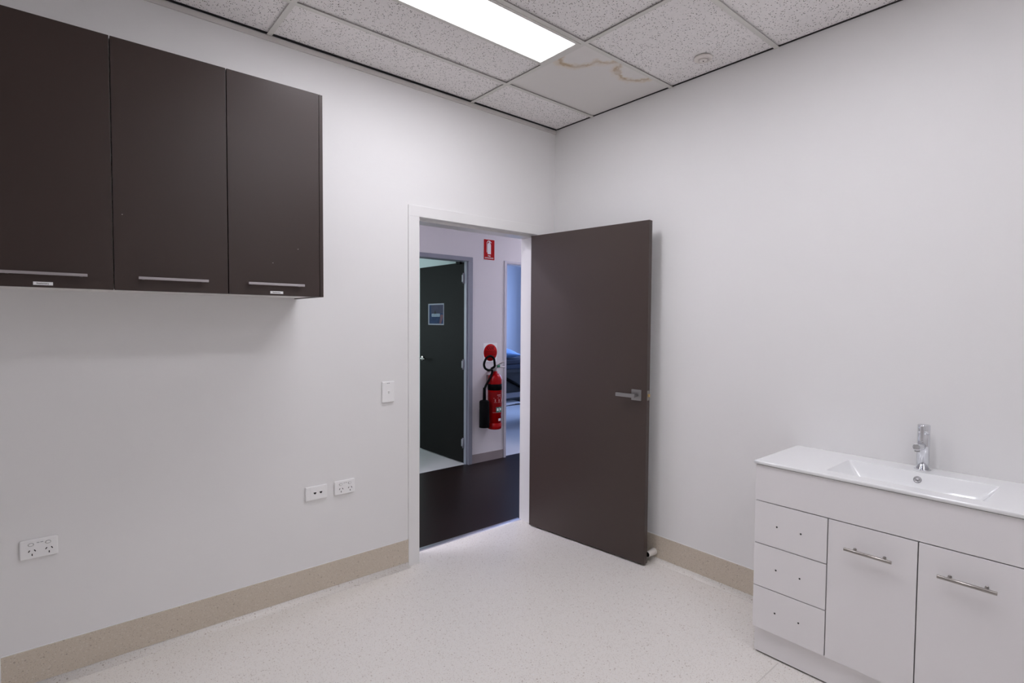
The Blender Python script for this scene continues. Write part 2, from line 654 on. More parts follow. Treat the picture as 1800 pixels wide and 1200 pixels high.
panel(-0.655, 'long glowing rectangular light panel set into the tiled ceiling')
panel(-1.855, 'second ceiling light panel, out of the picture above the camera side')
panel(-3.055, 'third ceiling light panel, added unseen by the rear wall for fill light', DIFFUSER_DIM)

# ---- smoke sensor on the ceiling
sn = thing('smoke_detector', 'small round cream detector on a ceiling tile near the basin wall', 'detector', (-0.18, -1.255, H))
bm = B(); lathe(bm, [(0, 0.0035), (0.046, 0.0035), (0.046, -0.004), (0.042, -0.007), (0.027, -0.009), (0.026, -0.004), (0.0, -0.004)], (-0.18, -1.255, H), seg=32)
obj('base_ring', bm, mat('detector_cream', (0.84, 0.78, 0.74), 0.5), sn)
bm = B(); lathe(bm, [(0, -0.004), (0.021, -0.004), (0.020, -0.011), (0.014, -0.015), (0, -0.016)], (-0.18, -1.255, H), seg=24)
obj('cap', bm, mat('detector_cap', (0.86, 0.81, 0.77), 0.5), sn)
bm = B(); cyl(bm, (-0.184, -1.259, H - 0.0175), (-0.184, -1.259, H - 0.013), 0.0032, seg=10)
obj('indicator_hole', bm, DARK, sn)


# ---- coved skirting
def skirting(name, pts, z1, m, thick=0.006, cove=0.026, label=None, kind='structure', parent=None, low=False):
    """pts: start, end on the wall line and the inward normal"""
    a, b, n = Vector(pts[0]), Vector(pts[1]), Vector(pts[2])
    if low:
        prof = [(0, cove), (thick, cove)]
        for k in range(0, 7):
            t = k / 6 * PI / 2
            prof.append((thick + cove * (1 - math.cos(t)), cove * (1 - math.sin(t)) + 0.0006))
        prof += [(thick + cove, 0.0), (0, 0.0)]
    else:
        prof = [(0, z1), (thick * 0.6, z1), (thick, z1 - 0.002), (thick, cove), (0, cove)]
    t = bmesh.new()
    rows = []
    for p in (a, b):
        rows.append([t.verts.new((p.x + n.x * d, p.y + n.y * d, z)) for d, z in prof])
    k = len(prof)
    for i in range(k):
        f = t.faces.new((rows[0][i], rows[0][(i + 1) % k], rows[1][(i + 1) % k], rows[1][i]))
        f.smooth = low and 0 < i < k - 3
    t.faces.new(rows[0]); t.faces.new(rows[1])
    bm = B()
    join(bm, t)
    o = obj(name, bm, m, parent, label=label, kind=kind)
    if not low:
        skirting('cove', pts, z1, FLOOR, thick, cove, None, None, o, True)
    return o


SH = 0.162
bl = skirting('baseboard_left', ((-2.942, 0, 0), (OL, 0, 0), (0, -1, 0)), SH, SKIRT, label='taupe speckled skirting under the power points')
one('end_strip', FRAME, bl, -2.954, -2.942, -0.009, 0.0, 0.0, SH + 0.001, bev=0.001, seg=1)
skirting('baseboard_left', ((XL, 0, 0), (-2.954, 0, 0), (0, -1, 0)), SH, SKIRT)
br = skirting('baseboard_right', ((0, -1.698, 0), (0, 0, 0), (-1, 0, 0)), SH, SKIRT, label='taupe speckled skirting beside the vanity')
skirting('baseboard_right', ((0, YN, 0), (0, -2.60, 0), (-1, 0, 0)), SH, SKIRT)
bm = B(); skirting('baseboard_corner', ((OR, 0, 0), (-0.045, 0, 0), (0, -1, 0)), SH, SKIRT); bm.free()
# thin white sealant bead along the skirting tops
one('sealant_bead', FRAME, bl, -2.942, OL, -0.0045, 0.0, SH, SH + 0.003)
one('sealant_bead', FRAME, br, -0.0045, 0.0, -1.698, -0.045, SH, SH + 0.003)

# ---- door frame in the door wall
fr = thing('trim_1', 'white timber frame of the doorway', None, (-0.66, 0.07, 0), kind='structure')
yf, ym, yb = -0.010, 0.042, 0.150
bm = B(); box(bm, OL, -1.125, yf, yb, 0, 2.062, 0.0015); box(bm, -1.126, -1.113, ym, yb, 0, 2.048, 0.0015)
obj('jamb', bm, FRAME, fr)
bm = B(); box(bm, -0.178, OR, yf, yb, 0, 2.062, 0.0015); box(bm, -0.190, -0.177, ym, yb, 0, 2.048, 0.0015)
obj('jamb', bm, FRAME, fr)
bm = B(); box(bm, OL, OR, yf, yb, 2.062, OT, 0.0015); box(bm, -1.125, -0.178, ym, yb, 2.048, 2.063, 0.0015)
obj('frame_head', bm, FRAME, fr)
bm = B(); box(bm, -1.125, -1.1245, 0.005, 0.03, 0.985, 1.055)
obj('strike_plate', bm, SATIN, fr)
th = thing('trim_2', 'thin metal threshold strip between pale floor and dark corridor floor', None, (-0.65, 0.15, 0), kind='structure')
bm = B()
t = bmesh.new()
prof = [(0.128, 0.0), (0.134, 0.004), (0.150, 0.006), (0.168, 0.005), (0.178, 0.0)]
ra = [t.verts.new((-1.113, y, z)) for y, z in prof]
rb = [t.verts.new((-0.190, y, z)) for y, z in prof]
for i in range(5):
    t.faces.new((ra[i], ra[(i + 1) % 5], rb[(i + 1) % 5], rb[i]))
t.faces.new(ra); t.faces.new(rb)
join(bm, t)
obj('strip', bm, ALU, th)
for x in (-1.03, -0.78, -0.53, -0.28):
    bm = B(); cyl(bm, (x, 0.151, 0.0052), (x, 0.151, 0.0066), 0.004, seg=10)
    obj('screw', bm, GUN, th)

# ---- open brown door
DH = Vector((-0.222, 0.007, 0)); DF = Vector((-0.1206, -0.899, 0))
DW = (DF - DH).length
ang = math.atan2(DF.y - DH.y, DF.x - DH.x)
d1 = thing('door_1', 'dark brown flush door standing open against the basin wall', None, DH, ang, kind='structure')
# local frame: x along the leaf from the hinge, y to the left of it (away from the camera side is +y)
LT = 0.036
one('leaf', BROWNDOOR, d1, 0.0, DW, 0.0, LT, 0.010, 2.050, bev=0.0012, local=True)
for side, s in ((0.0, -1), (LT, 1)):
    hd = B()
    x0, x1 = DW - 0.098, DW - 0.033
    box(hd, x0, x1, min(side, side + s * 0.008), max(side, side + s * 0.008), 0.988, 1.053, 0.0015)
    ho = obj('handle_rose', hd, GUN, d1, local=True, label='square gunmetal handle plate')
    lv = B()
    cyl(lv, (DW - 0.062, side + s * 0.007, 1.020), (DW - 0.062, side + s * 0.055, 1.020), 0.009, seg=16)
    y0, y1 = side + s * 0.044, side + s * 0.058
    box(lv, DW - 0.178, DW - 0.050, min(y0, y1), max(y0, y1), 1.009, 1.031, 0.002)
    obj('lever', lv, GUN, ho, local=True)
lp2 = one('latch_plate', STEEL, d1, DW - 0.0005, DW + 0.0012, 0.006, 0.030, 0.992, 1.050, bev=0.0004, seg=1, local=True)
bm = B(); box(bm, DW, DW + 0.010, 0.011, 0.025, 1.013, 1.030, 0.002)
obj('latch_bolt', bm, BRASS, lp2, local=True)
for z in (1.000, 1.042):
    bm = B(); cyl(bm, (DW + 0.001, 0.018, z), (DW + 0.0018, 0.018, z), 0.0035, seg=10)
    obj('screw', bm, GUN, lp2, local=True)
for z in (0.25, 1.05, 1.85):
    bm = B(); cyl(bm, (-0.004, LT + 0.004, z - 0.05), (-0.004, LT + 0.004, z + 0.05), 0.0055, seg=12)
    box(bm, 0.0, 0.028, LT, LT + 0.0015, z - 0.05, z + 0.05)
    obj('hinge', bm, SATIN, d1, local=True)

# ---- door stop on the skirting
ds = thing('door_stop', 'small white door stop on the skirting behind the open brown door', 'door stop', (-0.006, -0.893, 0.060))
bm = B(); cyl(bm, (-0.006, -0.893, 0.060), (-0.0775, -0.893, 0.060), 0.021, 0.017, seg=24, bev=0.003)
obj('body', bm, STOPW, ds)
bm = B(); cyl(bm, (-0.0775, -0.893, 0.060), (-0.0825, -0.893, 0.060), 0.015, 0.0135, seg=24, bev=0.002)
obj('rubber_tip', bm, RUBBER, ds)

# ------------------------------------------------------------------ wall cabinets
CZ0, CZ1, CY = 1.558, 2.463, -0.350
cab = [(-2.969, -2.594, 'dark brown wall cabinet at the left picture edge, with a label under its handle', True),
       (-2.594, -2.218, 'dark brown wall cabinet between its two neighbours, without a label', False),
       (-2.218, -1.826, 'dark brown wall cabinet nearest the doorway, with a label under its handle', True)]
hspan = [(-2.893, -2.670), (-2.523, -2.295), (-2.150, -1.921)]
lspan = [(-2.813, -2.762), None, (-2.057, -2.004)]
for k, (x0, x1, lab, lb) in enumerate(cab):
    c = thing('wall_cabinet', lab, 'cabinet', ((x0 + x1) / 2, -0.17, CZ0), group='brown wall cabinets in a row')
    last = k == 2
    cx1 = x1 - (0.016 if last else 0)
    bm = B(); box(bm, x0 + 0.0003, cx1 - 0.0003, CY + 0.020, 0.0, CZ0 + 0.004, CZ1 - 0.002, 0.0008, 1)
    obj('body', bm, CARC, c)
    if last:
        one('end_panel', BROWN, c, cx1, x1, CY + 0.0015, 0.0, CZ0, CZ1, bev=0.0006, seg=1)
    g = 0.0016
    dr = one('door', BROWN, c, x0 + g, cx1 - g - (0.0005 if last else 0), CY, CY + 0.018, CZ0, CZ1, bev=0.0010)
    a, b = hspan[k]
    bm = B(); box(bm, a, b, CY - 0.032, CY - 0.022, 1.5990, 1.6090, 0.0012)
    for px in (a + 0.016, b - 0.016):
        box(bm, px - 0.005, px + 0.005, CY - 0.024, CY, 1.5995, 1.6085, 0.0008, 1)
    obj('handle', bm, SATIN, dr)
    for cx, cz in ((-2.566, 1.833), (-1.939, 1.765), (-2.045, 1.697)):
        if x0 < cx < x1:
            bm = B(); lathe(bm, [(0, 0), (0.0022, 0), (0.0016, 0.0003), (0, 0.0003)], (cx, CY, cz), (0, -1, 0), 8, 1.0, 0.6)
            obj('paint_chip', bm, mat('paint_chip', (0.40, 0.36, 0.32), 0.7), dr)
    if lb:
        a, b = lspan[k]
        bm = B(); box(bm, a, b, CY - 0.0008, CY, 1.5655, 1.5765)
        obj('label_sticker', bm, PAPER, dr)
        bm = B()
        text(bm, 'Stationery', 0.0078, basis(((a + b) / 2 - 0.001, CY - 0.0010, 1.5710), (1, 0, 0), (0, 0, 1)), 0.0004, 0.00012)
        obj('label_text', bm, PRINT, dr)

# ------------------------------------------------------------------ electrical plates on the door wall


def power_point(x0, x1, z0, z1, lab):
    c = thing('power_outlet', lab, 'outlet', ((x0 + x1) / 2, 0, z0), group='white double power outlets')
    one('plate', PLASTIC, c, x0, x1, -0.0115, 0.0, z0, z1, bev=0.0042)
    w, h = x1 - x0, z1 - z0
    for fx in (0.29, 0.73):
        sx, sz = x0 + w * fx, z0 + h * 0.74
        bm = B(); lathe(bm, [(0.0088, 0), (0.0088, 0.0006), (0.0078, 0.0006), (0.0078, 0)], (sx, -0.0115, sz), (0, -1, 0), 24, 1.0, 0.72)
        obj('rocker_surround', bm, mat('plate_shadow_line', (0.22, 0.21, 0.21), 0.5), c)
        bm = B(); lathe(bm, [(0, 0), (0.0074, 0), (0.0070, 0.0026), (0.005, 0.0034), (0, 0.0036)], (sx, -0.0115, sz), (0, -1, 0), 24, 1.0, 0.68)
        obj('rocker', bm, PLASTIC, c)
        cx, cz = x0 + w * (fx + 0.025), z0 + h * 0.33
        for dx, dz, rot in ((-0.0085, 0.0065, -30), (0.0085, 0.0065, 30), (0, -0.0085, 0)):
            bm = B()
            M = Matrix.Translation((cx + dx, -0.0117, cz + dz)) @ Matrix.Rotation(math.radians(-rot), 4, 'Y')
            box(bm, -0.0016, 0.0016, -0.0003, 0.0012, -0.0042, 0.0042, M=M)
            obj('pin_slot', bm, DARK, c)
    bm = B()
    for k, (dx, dl) in enumerate(((-0.0065, 0.0075), (0.0045, 0.0085))):
        box(bm, x0 + w * 0.53 + dx - dl / 2, x0 + w * 0.53 + dx + dl / 2, -0.0118, -0.0114, z0 + h * 0.80 - 0.0011, z0 + h * 0.80 + 0.0011)
    obj('print_mark', bm, mat('grey_print', (0.28, 0.28, 0.29), 0.6), c)
    return c


power_point(-2.881, -2.767, 0.520, 0.596, 'white double power outlet low on the wall at the left picture edge')
power_point(-1.644, -1.530, 0.516, 0.592, 'white double power outlet right of the data outlet, nearer the doorway')
do = thing('data_outlet', 'white wall plate with two dark data sockets left of a power outlet', 'outlet', (-1.74, 0, 0.516))
one('plate', PLASTIC, do, -1.797, -1.683, -0.0115, 0.0, 0.516, 0.590, bev=0.0042)
one('inset_plate', PLASTIC, do, -1.772, -1.700, -0.0124, -0.0110, 0.524, 0.583, bev=0.0006)
for x in (-1.749, -1.718):
    bm = B()
    M = basis((x, -0.0122, 0.553), (1, 0, 0), (0, 0, 1))
    prism(bm, [(-0.0068, 0.0045), (0.0068, 0.0045), (0.0068, 0.000), (0.0025, -0.0055), (-0.0025, -0.0055), (-0.0068, 0.0)], -0.001, 0.0008, M)
    obj('socket', bm, DARK, do)
    one('socket_shutter', PLASTIC, do, x - 0.0075, x + 0.0075, -0.0140, -0.0120, 0.5578, 0.5605, bev=0.0006)
sw = thing('light_switch', 'white light switch plate beside the door frame', 'switch', (-1.328, 0, 0.988))
one('plate', PLASTIC, sw, -1.366, -1.289, -0.0115, 0.0, 0.988, 1.1075, bev=0.0042)
bm = B()
M = Matrix.Translation((-1.326, -0.012, 1.048)) @ Matrix.Rotation(math.radians(18), 4, 'X')
box(bm, -0.0055, 0.0055, -0.004, 0.002, -0.0085, 0.0085, 0.0015, M=M)
obj('rocker', bm, PLASTIC, sw)
bm = B()
box(bm, -1.3365, -1.3295, -0.0119, -0.0114, 1.0965, 1.0995)
box(bm, -1.3275, -1.3205, -0.0119, -0.0114, 1.0968, 1.0998)
obj('print_mark', bm, MATS['grey_print'], sw)

# ------------------------------------------------------------------ vanity cabinet
VX, VY0, VY1, VT = -0.440, -1.700, -2.590, 0.839
van = thing('vanity_cabinet', 'white vanity cabinet with three drawers and two doors below the basin', 'cabinet', (-0.22, -2.145, 0))
bm = B()
box(bm, VX + 0.0185, -0.004, VY1 + 0.0165, VY0 - 0.0165, 0.1195, VT - 0.16)      # carcass, low enough to clear the bowl
obj('body', bm, DARK, van)
for y0, y1 in ((VY0 - 0.016, VY0), (VY1, VY1 + 0.016)):
    one('side_panel', GLOSSW, van, VX + 0.0365, -0.002, y0, y1, 0.006, VT, bev=0.0008, seg=1)
one('kickboard', GLOSSW, van, VX + 0.020, VX + 0.036, VY1, VY0 - 0.001, 0.007, 0.1185, bev=0.0006, seg=1)
one('painted_plinth_shade', DARK, van, VX + 0.028, VX + 0.10, VY1 + 0.02, VY0 - 0.006, 0.0, 0.007)  # dark box paints the shade under the kickboard
for y in (VY0 - 0.006, VY1 + 0.012):
    pass
g = 0.0019
one('fascia', GLOSSW, van, VX, VX + 0.018, VY1, VY0, 0.682 + g, VT, bev=0.0009)
zs = (0.682, 0.4955, 0.307, 0.120)
for k in range(3):
    dr = one('drawer', GLOSSW, van, VX, VX + 0.018, -1.990 + g, VY0, zs[k + 1] + g, zs[k] - g, bev=0.0009)
    for y in (-1.794, -1.890):
        bm = B(); cyl(bm, (VX - 0.0006, y, (0.587, 0.400, 0.213)[k]), (VX + 0.002, y, (0.587, 0.400, 0.213)[k]), 0.0036, seg=12)
        obj('screw_hole', bm, DARK, dr)
for k, (y0, y1, a, b) in enumerate(((-1.990, -2.282, -2.058, -2.212), (-2.282, VY1, -2.343, -2.498))):
    dr = one('door', GLOSSW, van, VX, VX + 0.018, y1 + (g if k == 0 else 0), y0 - g, 0.120, 0.682 - g, bev=0.0009)
    bm = B()
    zc = 0.590
    cyl(bm, (VX - 0.032, a, zc), (VX - 0.032, b, zc), 0.006, seg=16, bev=0.0008)
    ym_ = (a + b) / 2
    for s in (-0.048, 0.048):
        cyl(bm, (VX, ym_ + s, zc), (VX - 0.030, ym_ + s, zc), 0.0042, seg=12)
        cyl(bm, (VX, ym_ + s, zc), (VX - 0.003, ym_ + s, zc), 0.0055, seg=12)
    obj('handle', bm, STEEL, dr)

# ------------------------------------------------------------------ basin top: slab with a shallow sloping bowl
ba = thing('basin', 'white ceramic basin top with a wide shallow bowl on the vanity', 'basin', (-0.22, -2.147, VT))
TZ = 0.857
TX0, TX1, TY0, TY1 = -0.448, -0.0005, -2.600, -1.694
BX0, BX1, BY0, BY1 = -0.378, -0.118, -2.452, -1.956


def sm(t):
    t = max(0.0, min(1.0, t))
    return t * t * (3 - 2 * t)


def bowl(x, y):
    dx = min(x - BX0, BX1 - x)
    dy = min(y - BY0, BY1 - y)
    if dx <= 0 or dy <= 0:
        return 0.0
    a, b = min(1.0, dx / 0.050), min(1.0, dy / 0.075)
    k = 0.10                                   # soft minimum: flat bottom, four sloping sides with rounded hips
    h = max(0.0, min(1.0, 0.5 + 0.5 * (b - a) / k))
    m = b * (1 - h) + a * h - k * h * (1 - h)
    m = max(0.0, min(m, 1.0))
    return 0.085 * (m + 0.10 * math.sin(PI * m) if m < 1 else 1.0)


xs = sorted(set([TX0 + 0.004, TX1 - 0.001, BX0, BX1] + [BX0 + 0.26 * (0.5 - 0.5 * math.cos(PI * i / 30)) for i in range(31)] + [TX0 + 0.02, TX0 + 0.045, -0.09, -0.05]))
ys = sorted(set([TY0 + 0.004, TY1 - 0.004, BY0, BY1] + [BY0 + 0.496 * (0.5 - 0.5 * math.cos(PI * i / 56)) for i in range(57)] + [TY0 + 0.05, TY0 + 0.1, TY1 - 0.05, TY1 - 0.12, TY1 - 0.2]))
t = bmesh.new()
gr = [[t.verts.new((x, y, TZ - bowl(x, y))) for y in ys] for x in xs]
for i in range(len(xs) - 1):
    for j in range(len(ys) - 1):
        f = t.faces.new((gr[i][j], gr[i + 1][j], gr[i + 1][j + 1], gr[i][j + 1]))
        f.smooth = (bowl(xs[i], ys[j]) + bowl(xs[i + 1], ys[j + 1]) + bowl(xs[i + 1], ys[j]) + bowl(xs[i], ys[j + 1])) > 0.0
# rolled outer edge, then down to the underside
border = [gr[i][0] for i in range(len(xs))] + [gr[-1][j] for j in range(1, len(ys))] + [gr[i][-1] for i in range(len(xs) - 2, -1, -1)] + [gr[0][j] for j in range(len(ys) - 2, 0, -1)]
prev = border
for off, dz in ((0.0028, 0.0012), (0.004, 0.004), (0.004, 0.012), (0.002, 0.0145), (-0.012, 0.0150)):
    ring = []
    for v in border:
        x, y = v.co.x, v.co.y
        nx = -off if abs(x - xs[0]) < 1e-6 else (min(off, 0.001) if abs(x - xs[-1]) < 1e-6 else 0)
        ny = -off if abs(y - ys[0]) < 1e-6 else (off if abs(y - ys[-1]) < 1e-6 else 0)
        ring.append(t.verts.new((x + nx, y + ny, TZ - dz)))
    n = len(border)
    for k in range(n):
        f = t.faces.new((prev[k], prev[(k + 1) % n], ring[(k + 1) % n], ring[k]))
        f.smooth = True
    prev = ring
bm = B()
join(bm, t)
obj('slab', bm, CERAMIC, ba)
# dark strips painting the shade between slab and cabinet
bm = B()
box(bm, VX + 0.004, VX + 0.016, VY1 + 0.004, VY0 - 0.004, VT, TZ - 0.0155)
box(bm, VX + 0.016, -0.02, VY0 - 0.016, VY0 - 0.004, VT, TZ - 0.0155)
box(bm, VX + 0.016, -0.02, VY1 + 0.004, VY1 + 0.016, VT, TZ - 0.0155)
obj('painted_gap_shade', bm, DARK, ba)
# chrome overflow ring in the back wall of the bowl
n_ov = Vector((-0.80, 0, 0.60)).normalized()
po = Vector((-0.131, -2.207, TZ - bowl(-0.131, -2.207)))
e = 0.002
n_ov = Vector(((bowl(-0.131 - e, -2.207) - bowl(-0.131 + e, -2.207)) / (2 * e) * -1, 0, 1)).normalized()
bm = B(); lathe(bm, [(0, 0.003), (0.006, 0.0034), (0.0065, 0.0026), (0.009, 0.0026), (0.0095, 0.0036), (0.0125, 0.0034), (0.014, 0.001), (0.014, -0.003), (0, -0.003)], po + n_ov * 0.0006, n_ov, 28)
ov = obj('overflow_ring', bm, mat('overflow_metal', (0.40, 0.40, 0.41), 0.25, 1.0), ba, label='grey metal overflow ring')
wp = Vector((-0.25, -2.205, TZ - 0.088))
bm = B(); lathe(bm, [(0, 0.004), (0.020, 0.004), (0.026, 0.002), (0.028, 0.0), (0.028, -0.004), (0, -0.004)], wp, (0, 0, 1), 28)
obj('waste', bm, CHROME, ba)

# ------------------------------------------------------------------ tap
TX, TYC = -0.058, -2.207
tp = thing('basin_tap', 'chrome column mixer tap standing on the back of the basin', 'tap', (TX, TYC, TZ))
bm = B(); lathe(bm, [(0, 0), (0.0285, 0), (0.0285, 0.003), (0.026, 0.005), (0, 0.005)], (TX, TYC, TZ), seg=36)
obj('base_flange', bm, CHROME, tp)
bm = B(); lathe(bm, [(0, 0.005), (0.0215, 0.005), (0.0215, 0.1475), (0.0208, 0.1485), (0, 0.1485)], (TX, TYC, TZ), seg=40)
obj('column', bm, CHROME, tp)
bm = B(); lathe(bm, [(0, 0.1495), (0.0208, 0.1495), (0.0215, 0.1505), (0.0215, 0.184), (0.0203, 0.1855), (0, 0.1858)], (TX, TYC, TZ), seg=40)
cap = obj('control_cap', bm, CHROME, tp)
bm = B(); box(bm, TX - 0.0295, TX - 0.0205, TYC - 0.0065, TYC + 0.0065, TZ + 0.122, TZ + 0.183, 0.002)
obj('lever', bm, CHROME, cap)
bm = B()
sp0, sp1 = Vector((TX - 0.012, TYC, TZ + 0.099)), Vector((TX - 0.105, TYC, TZ + 0.108))
cyl(bm, sp0, sp1, 0.0135, 0.0135, seg=28, bev=0.0015)
so = obj('spout', bm, CHROME, tp)
bm = B(); cyl(bm, sp1 + Vector((0.013, 0, -0.012)), sp1 + Vector((0.013, 0, -0.019)), 0.0095, 0.009, seg=20)
obj('aerator', bm, GUN, so)

# ------------------------------------------------------------------ the corridor and the rooms across it
CW0, CW1 = 1.600, 1.715        # corridor far wall
CH = 2.75
bm = B(); box(bm, -3.2, 4.0, 0.150, CW0 + 0.035, -0.08, 0.0)
cf = obj('floor_corridor', bm, TIMBER, kind='structure', label='dark timber-look corridor floor')
bm = B(); box(bm, -3.2, 4.0, 0.13, CW1 + 0.0, CH, CH + 0.1)
cc = obj('ceiling_corridor', bm, CWALL, kind='structure')
bm = B()
D2A, D2B, D3A, D3B, DT = -0.520, 0.398, 0.866, 1.790, 2.062
box(bm, -3.2, D2A, CW0, CW1, 0, CH)
box(bm, D2B, D3A, CW0, CW1, 0, CH)
box(bm, D3B, 4.0, CW0, CW1, 0, CH)
box(bm, D2A, D2B, CW0, CW1, DT, CH)
box(bm, D3A, D3B, CW0, CW1, DT, CH)
obj('wall_corridor', bm, CWALL, kind='structure', label='pale corridor wall with the fire extinguisher')
bm = B(); box(bm, 0.12, 4.0, 0.03, 0.13, 0, CH); obj('wall_corridor_near', bm, CWALL, kind='structure')
bm = B(); box(bm, -3.3, -3.2, 0.13, CW1, 0, CH); obj('wall_corridor_end', bm, CWALL, kind='structure')
bm = B(); box(bm, 4.0, 4.1, 0.03, CW1, 0, CH); obj('wall_corridor_end', bm, CWALL, kind='structure')
one('baseboard_corridor', CSKIRT, None, 0.432, 0.846, CW0 - 0.006, CW0, 0.0, 0.092, bev=0.001, seg=1, kind='structure')
one('baseboard_corridor', CSKIRT, None, -3.2, -0.56, CW0 - 0.006, CW0, 0.0, 0.092, bev=0.001, seg=1, kind='structure')
one('baseboard_corridor', CSKIRT, None, 1.83, 4.0, CW0 - 0.006, CW0, 0.0, 0.092, bev=0.001, seg=1, kind='structure')


def steel_frame(name, a, b, top, face, m, label):
    f = thing(name, label, None, ((a + b) / 2, CW0, 0), kind='structure')
    y0, y1 = CW0 - 0.012, CW1 + 0.012
    for s, e in ((a, -1), (b, 1)):
        bm = B()
        o0, o1 = sorted((s + e * (face - 0.012), s - e * 0.012))
        box(bm, o0, o1, y0, y1, 0, top, 0.001, 1)
        i0, i1 = sorted((s - e * 0.012, s - e * 0.026))
        box(bm, i0, i1, y0 + 0.025, y1 - 0.045, 0, top, 0.001, 1)
        obj('jamb', bm, m, f)
    bm = B(); box(bm, a - face + 0.012, b + face - 0.012, y0, y1, top, top + face - 0.006, 0.001, 1)
    obj('frame_head', bm, m, f)


steel_frame('trim_3', D2A, D2B, 2.052, 0.046, CFRAME, 'grey steel frame of the doorway left of the extinguisher')
steel_frame('trim_4', D3A, D3B, 2.068, 0.030, mat('steel_frame_lilac', (0.62, 0.60, 0.66), 0.4), 'pale frame of the doorway right of the extinguisher')

# corridor lights, unseen: panels at both ceiling ends, placed for ambient bounce
for xc, lab in ((2.45, 'unseen light panel at the right end of the corridor ceiling'), (-2.3, 'unseen light panel at the left end of the corridor ceiling')):
    cl = thing('ceiling_light', lab, 'light', (xc, 0.80, CH), group='corridor ceiling lights')
    bm = B(); box(bm, xc - 0.61, xc + 0.61, 0.64, 0.96, CH - 0.03, CH, 0.002)
    obj('frame', bm, TEE, cl)
    one('diffuser', CDIFFUSER, cl, xc - 0.59, xc + 0.59, 0.66, 0.94, CH - 0.034, CH - 0.030)

# left room across the corridor
RB = 4.6
bm = B(); box(bm, -2.5, 0.60, CW0 + 0.035, RB, -0.08, 0.0); obj('floor_room', bm, ROOMFL, kind='structure', label='pale vinyl floor of the room across the corridor')
bm = B(); box(bm, -2.6, 0.60, RB, RB + 0.1, 0, CH); obj('wall_room', bm, TEALW, kind='structure')
bm = B(); box(bm, -2.6, -2.5, CW1, RB, 0, CH); obj('wall_room', bm, TEALW, kind='structure')
bm = B(); box(bm, 0.60, 0.70, CW1, RB + 0.1, 0, CH); obj('wall_room', bm, TEALW, kind='structure')
bm = B(); box(bm, -2.6, 0.70, CW1, RB + 0.1, CH, CH + 0.1); obj('ceiling_room', bm, WALL, kind='structure')
# right room
bm = B(); box(bm, 0.70, 3.8, CW0 + 0.035, RB, -0.08, 0.0); obj('floor_room', bm, ROOMFL, kind='structure', label='pale vinyl floor of the room with the bed')
bm = B(); box(bm, 0.70, 3.8, RB, RB + 0.1, 0, CH); obj('wall_room', bm, BLUEW, kind='structure')
bm = B(); box(bm, 3.8, 3.9, CW1, RB + 0.1, 0, CH); obj('wall_room', bm, BLUEW, kind='structure')
bm = B(); box(bm, 0.70, 3.9, CW1, RB + 0.1, CH, CH + 0.1); obj('ceiling_room', bm, WALL, kind='structure')
GLASS = mat('window_glass', (0.5, 0.62, 0.75), 0.1)
w = thing('window_1', 'daylit window of the room with the bed', None, (3.8, 3.0, 0.85), kind='structure')
bm = B()
box(bm, 3.77, 3.8, 2.10, 2.15, 0.80, 2.20); box(bm, 3.77, 3.8, 3.85, 3.90, 0.80, 2.20)
box(bm, 3.77, 3.8, 2.15, 3.85, 0.80, 0.85); box(bm, 3.77, 3.8, 2.15, 3.85, 2.15, 2.20)
obj('window_frame', bm, FRAME, w)
one('pane', GLASS, w, 3.794, 3.8, 2.15, 3.85, 0.85, 2.15)
w = thing('window_2', 'daylit window of the room behind the charcoal door', None, (-1.4, RB, 0.85), kind='structure')
bm = B()
box(bm, -2.20, -2.15, RB - 0.03, RB, 0.80, 2.20); box(bm, -0.65, -0.60, RB - 0.03, RB, 0.80, 2.20)
box(bm, -2.15, -0.65, RB - 0.03, RB, 0.80, 0.85); box(bm, -2.15, -0.65, RB - 0.03, RB, 2.15, 2.20)
obj('window_frame', bm, FRAME, w)
one('pane', GLASS, w, -2.15, -0.65, RB - 0.006, RB, 0.85, 2.15)

# ---- dark door of the left room, opened inwards
d2 = thing('door_2', 'charcoal door with a poster, standing open across the corridor', None, (0.372, 1.652, 0), math.radians(90.8), kind='structure')
W2 = 0.845
one('leaf', DOORDARK, d2, 0.0, W2, -0.036, 0.0, 0.010, 2.046, bev=0.001, local=True)
for z in (0.213, 1.015, 1.885):
    bm = B()
    cyl(bm, (0.006, 0.006, z - 0.052), (0.006, 0.006, z + 0.052), 0.008, seg=12)
    box(bm, 0.006, 0.040, -0.001, 0.003, z - 0.036, z + 0.036)
    obj('hinge', bm, GREYMETAL, d2, local=True)
bm = B(); cyl(bm, (W2 - 0.06, 0.0, 1.036), (W2 - 0.06, 0.010, 1.036), 0.026, seg=24, bev=0.002)
hr = obj('handle_rose', bm, STEEL, d2, local=True)
bm = B(); cyl(bm, (W2 - 0.06, 0.0, 1.036), (W2 - 0.06, 0.055, 1.036), 0.008, seg=14); cyl(bm, (W2 - 0.055, 0.052, 1.036), (W2 - 0.185, 0.052, 1.036), 0.008, seg=14, bev=0.002)
obj('lever', bm, STEEL, hr, local=True)
one('closer_body', BLACK, d2, 0.10, 0.30, -0.085, -0.036, 1.965, 2.025, bev=0.003, local=True)
cb = B(); box(cb, 0.05, 0.12, 0.0, 0.02, 2.03, 2.075, 0.002); obj('closer_arm', cb, BLACK, d2, local=True)

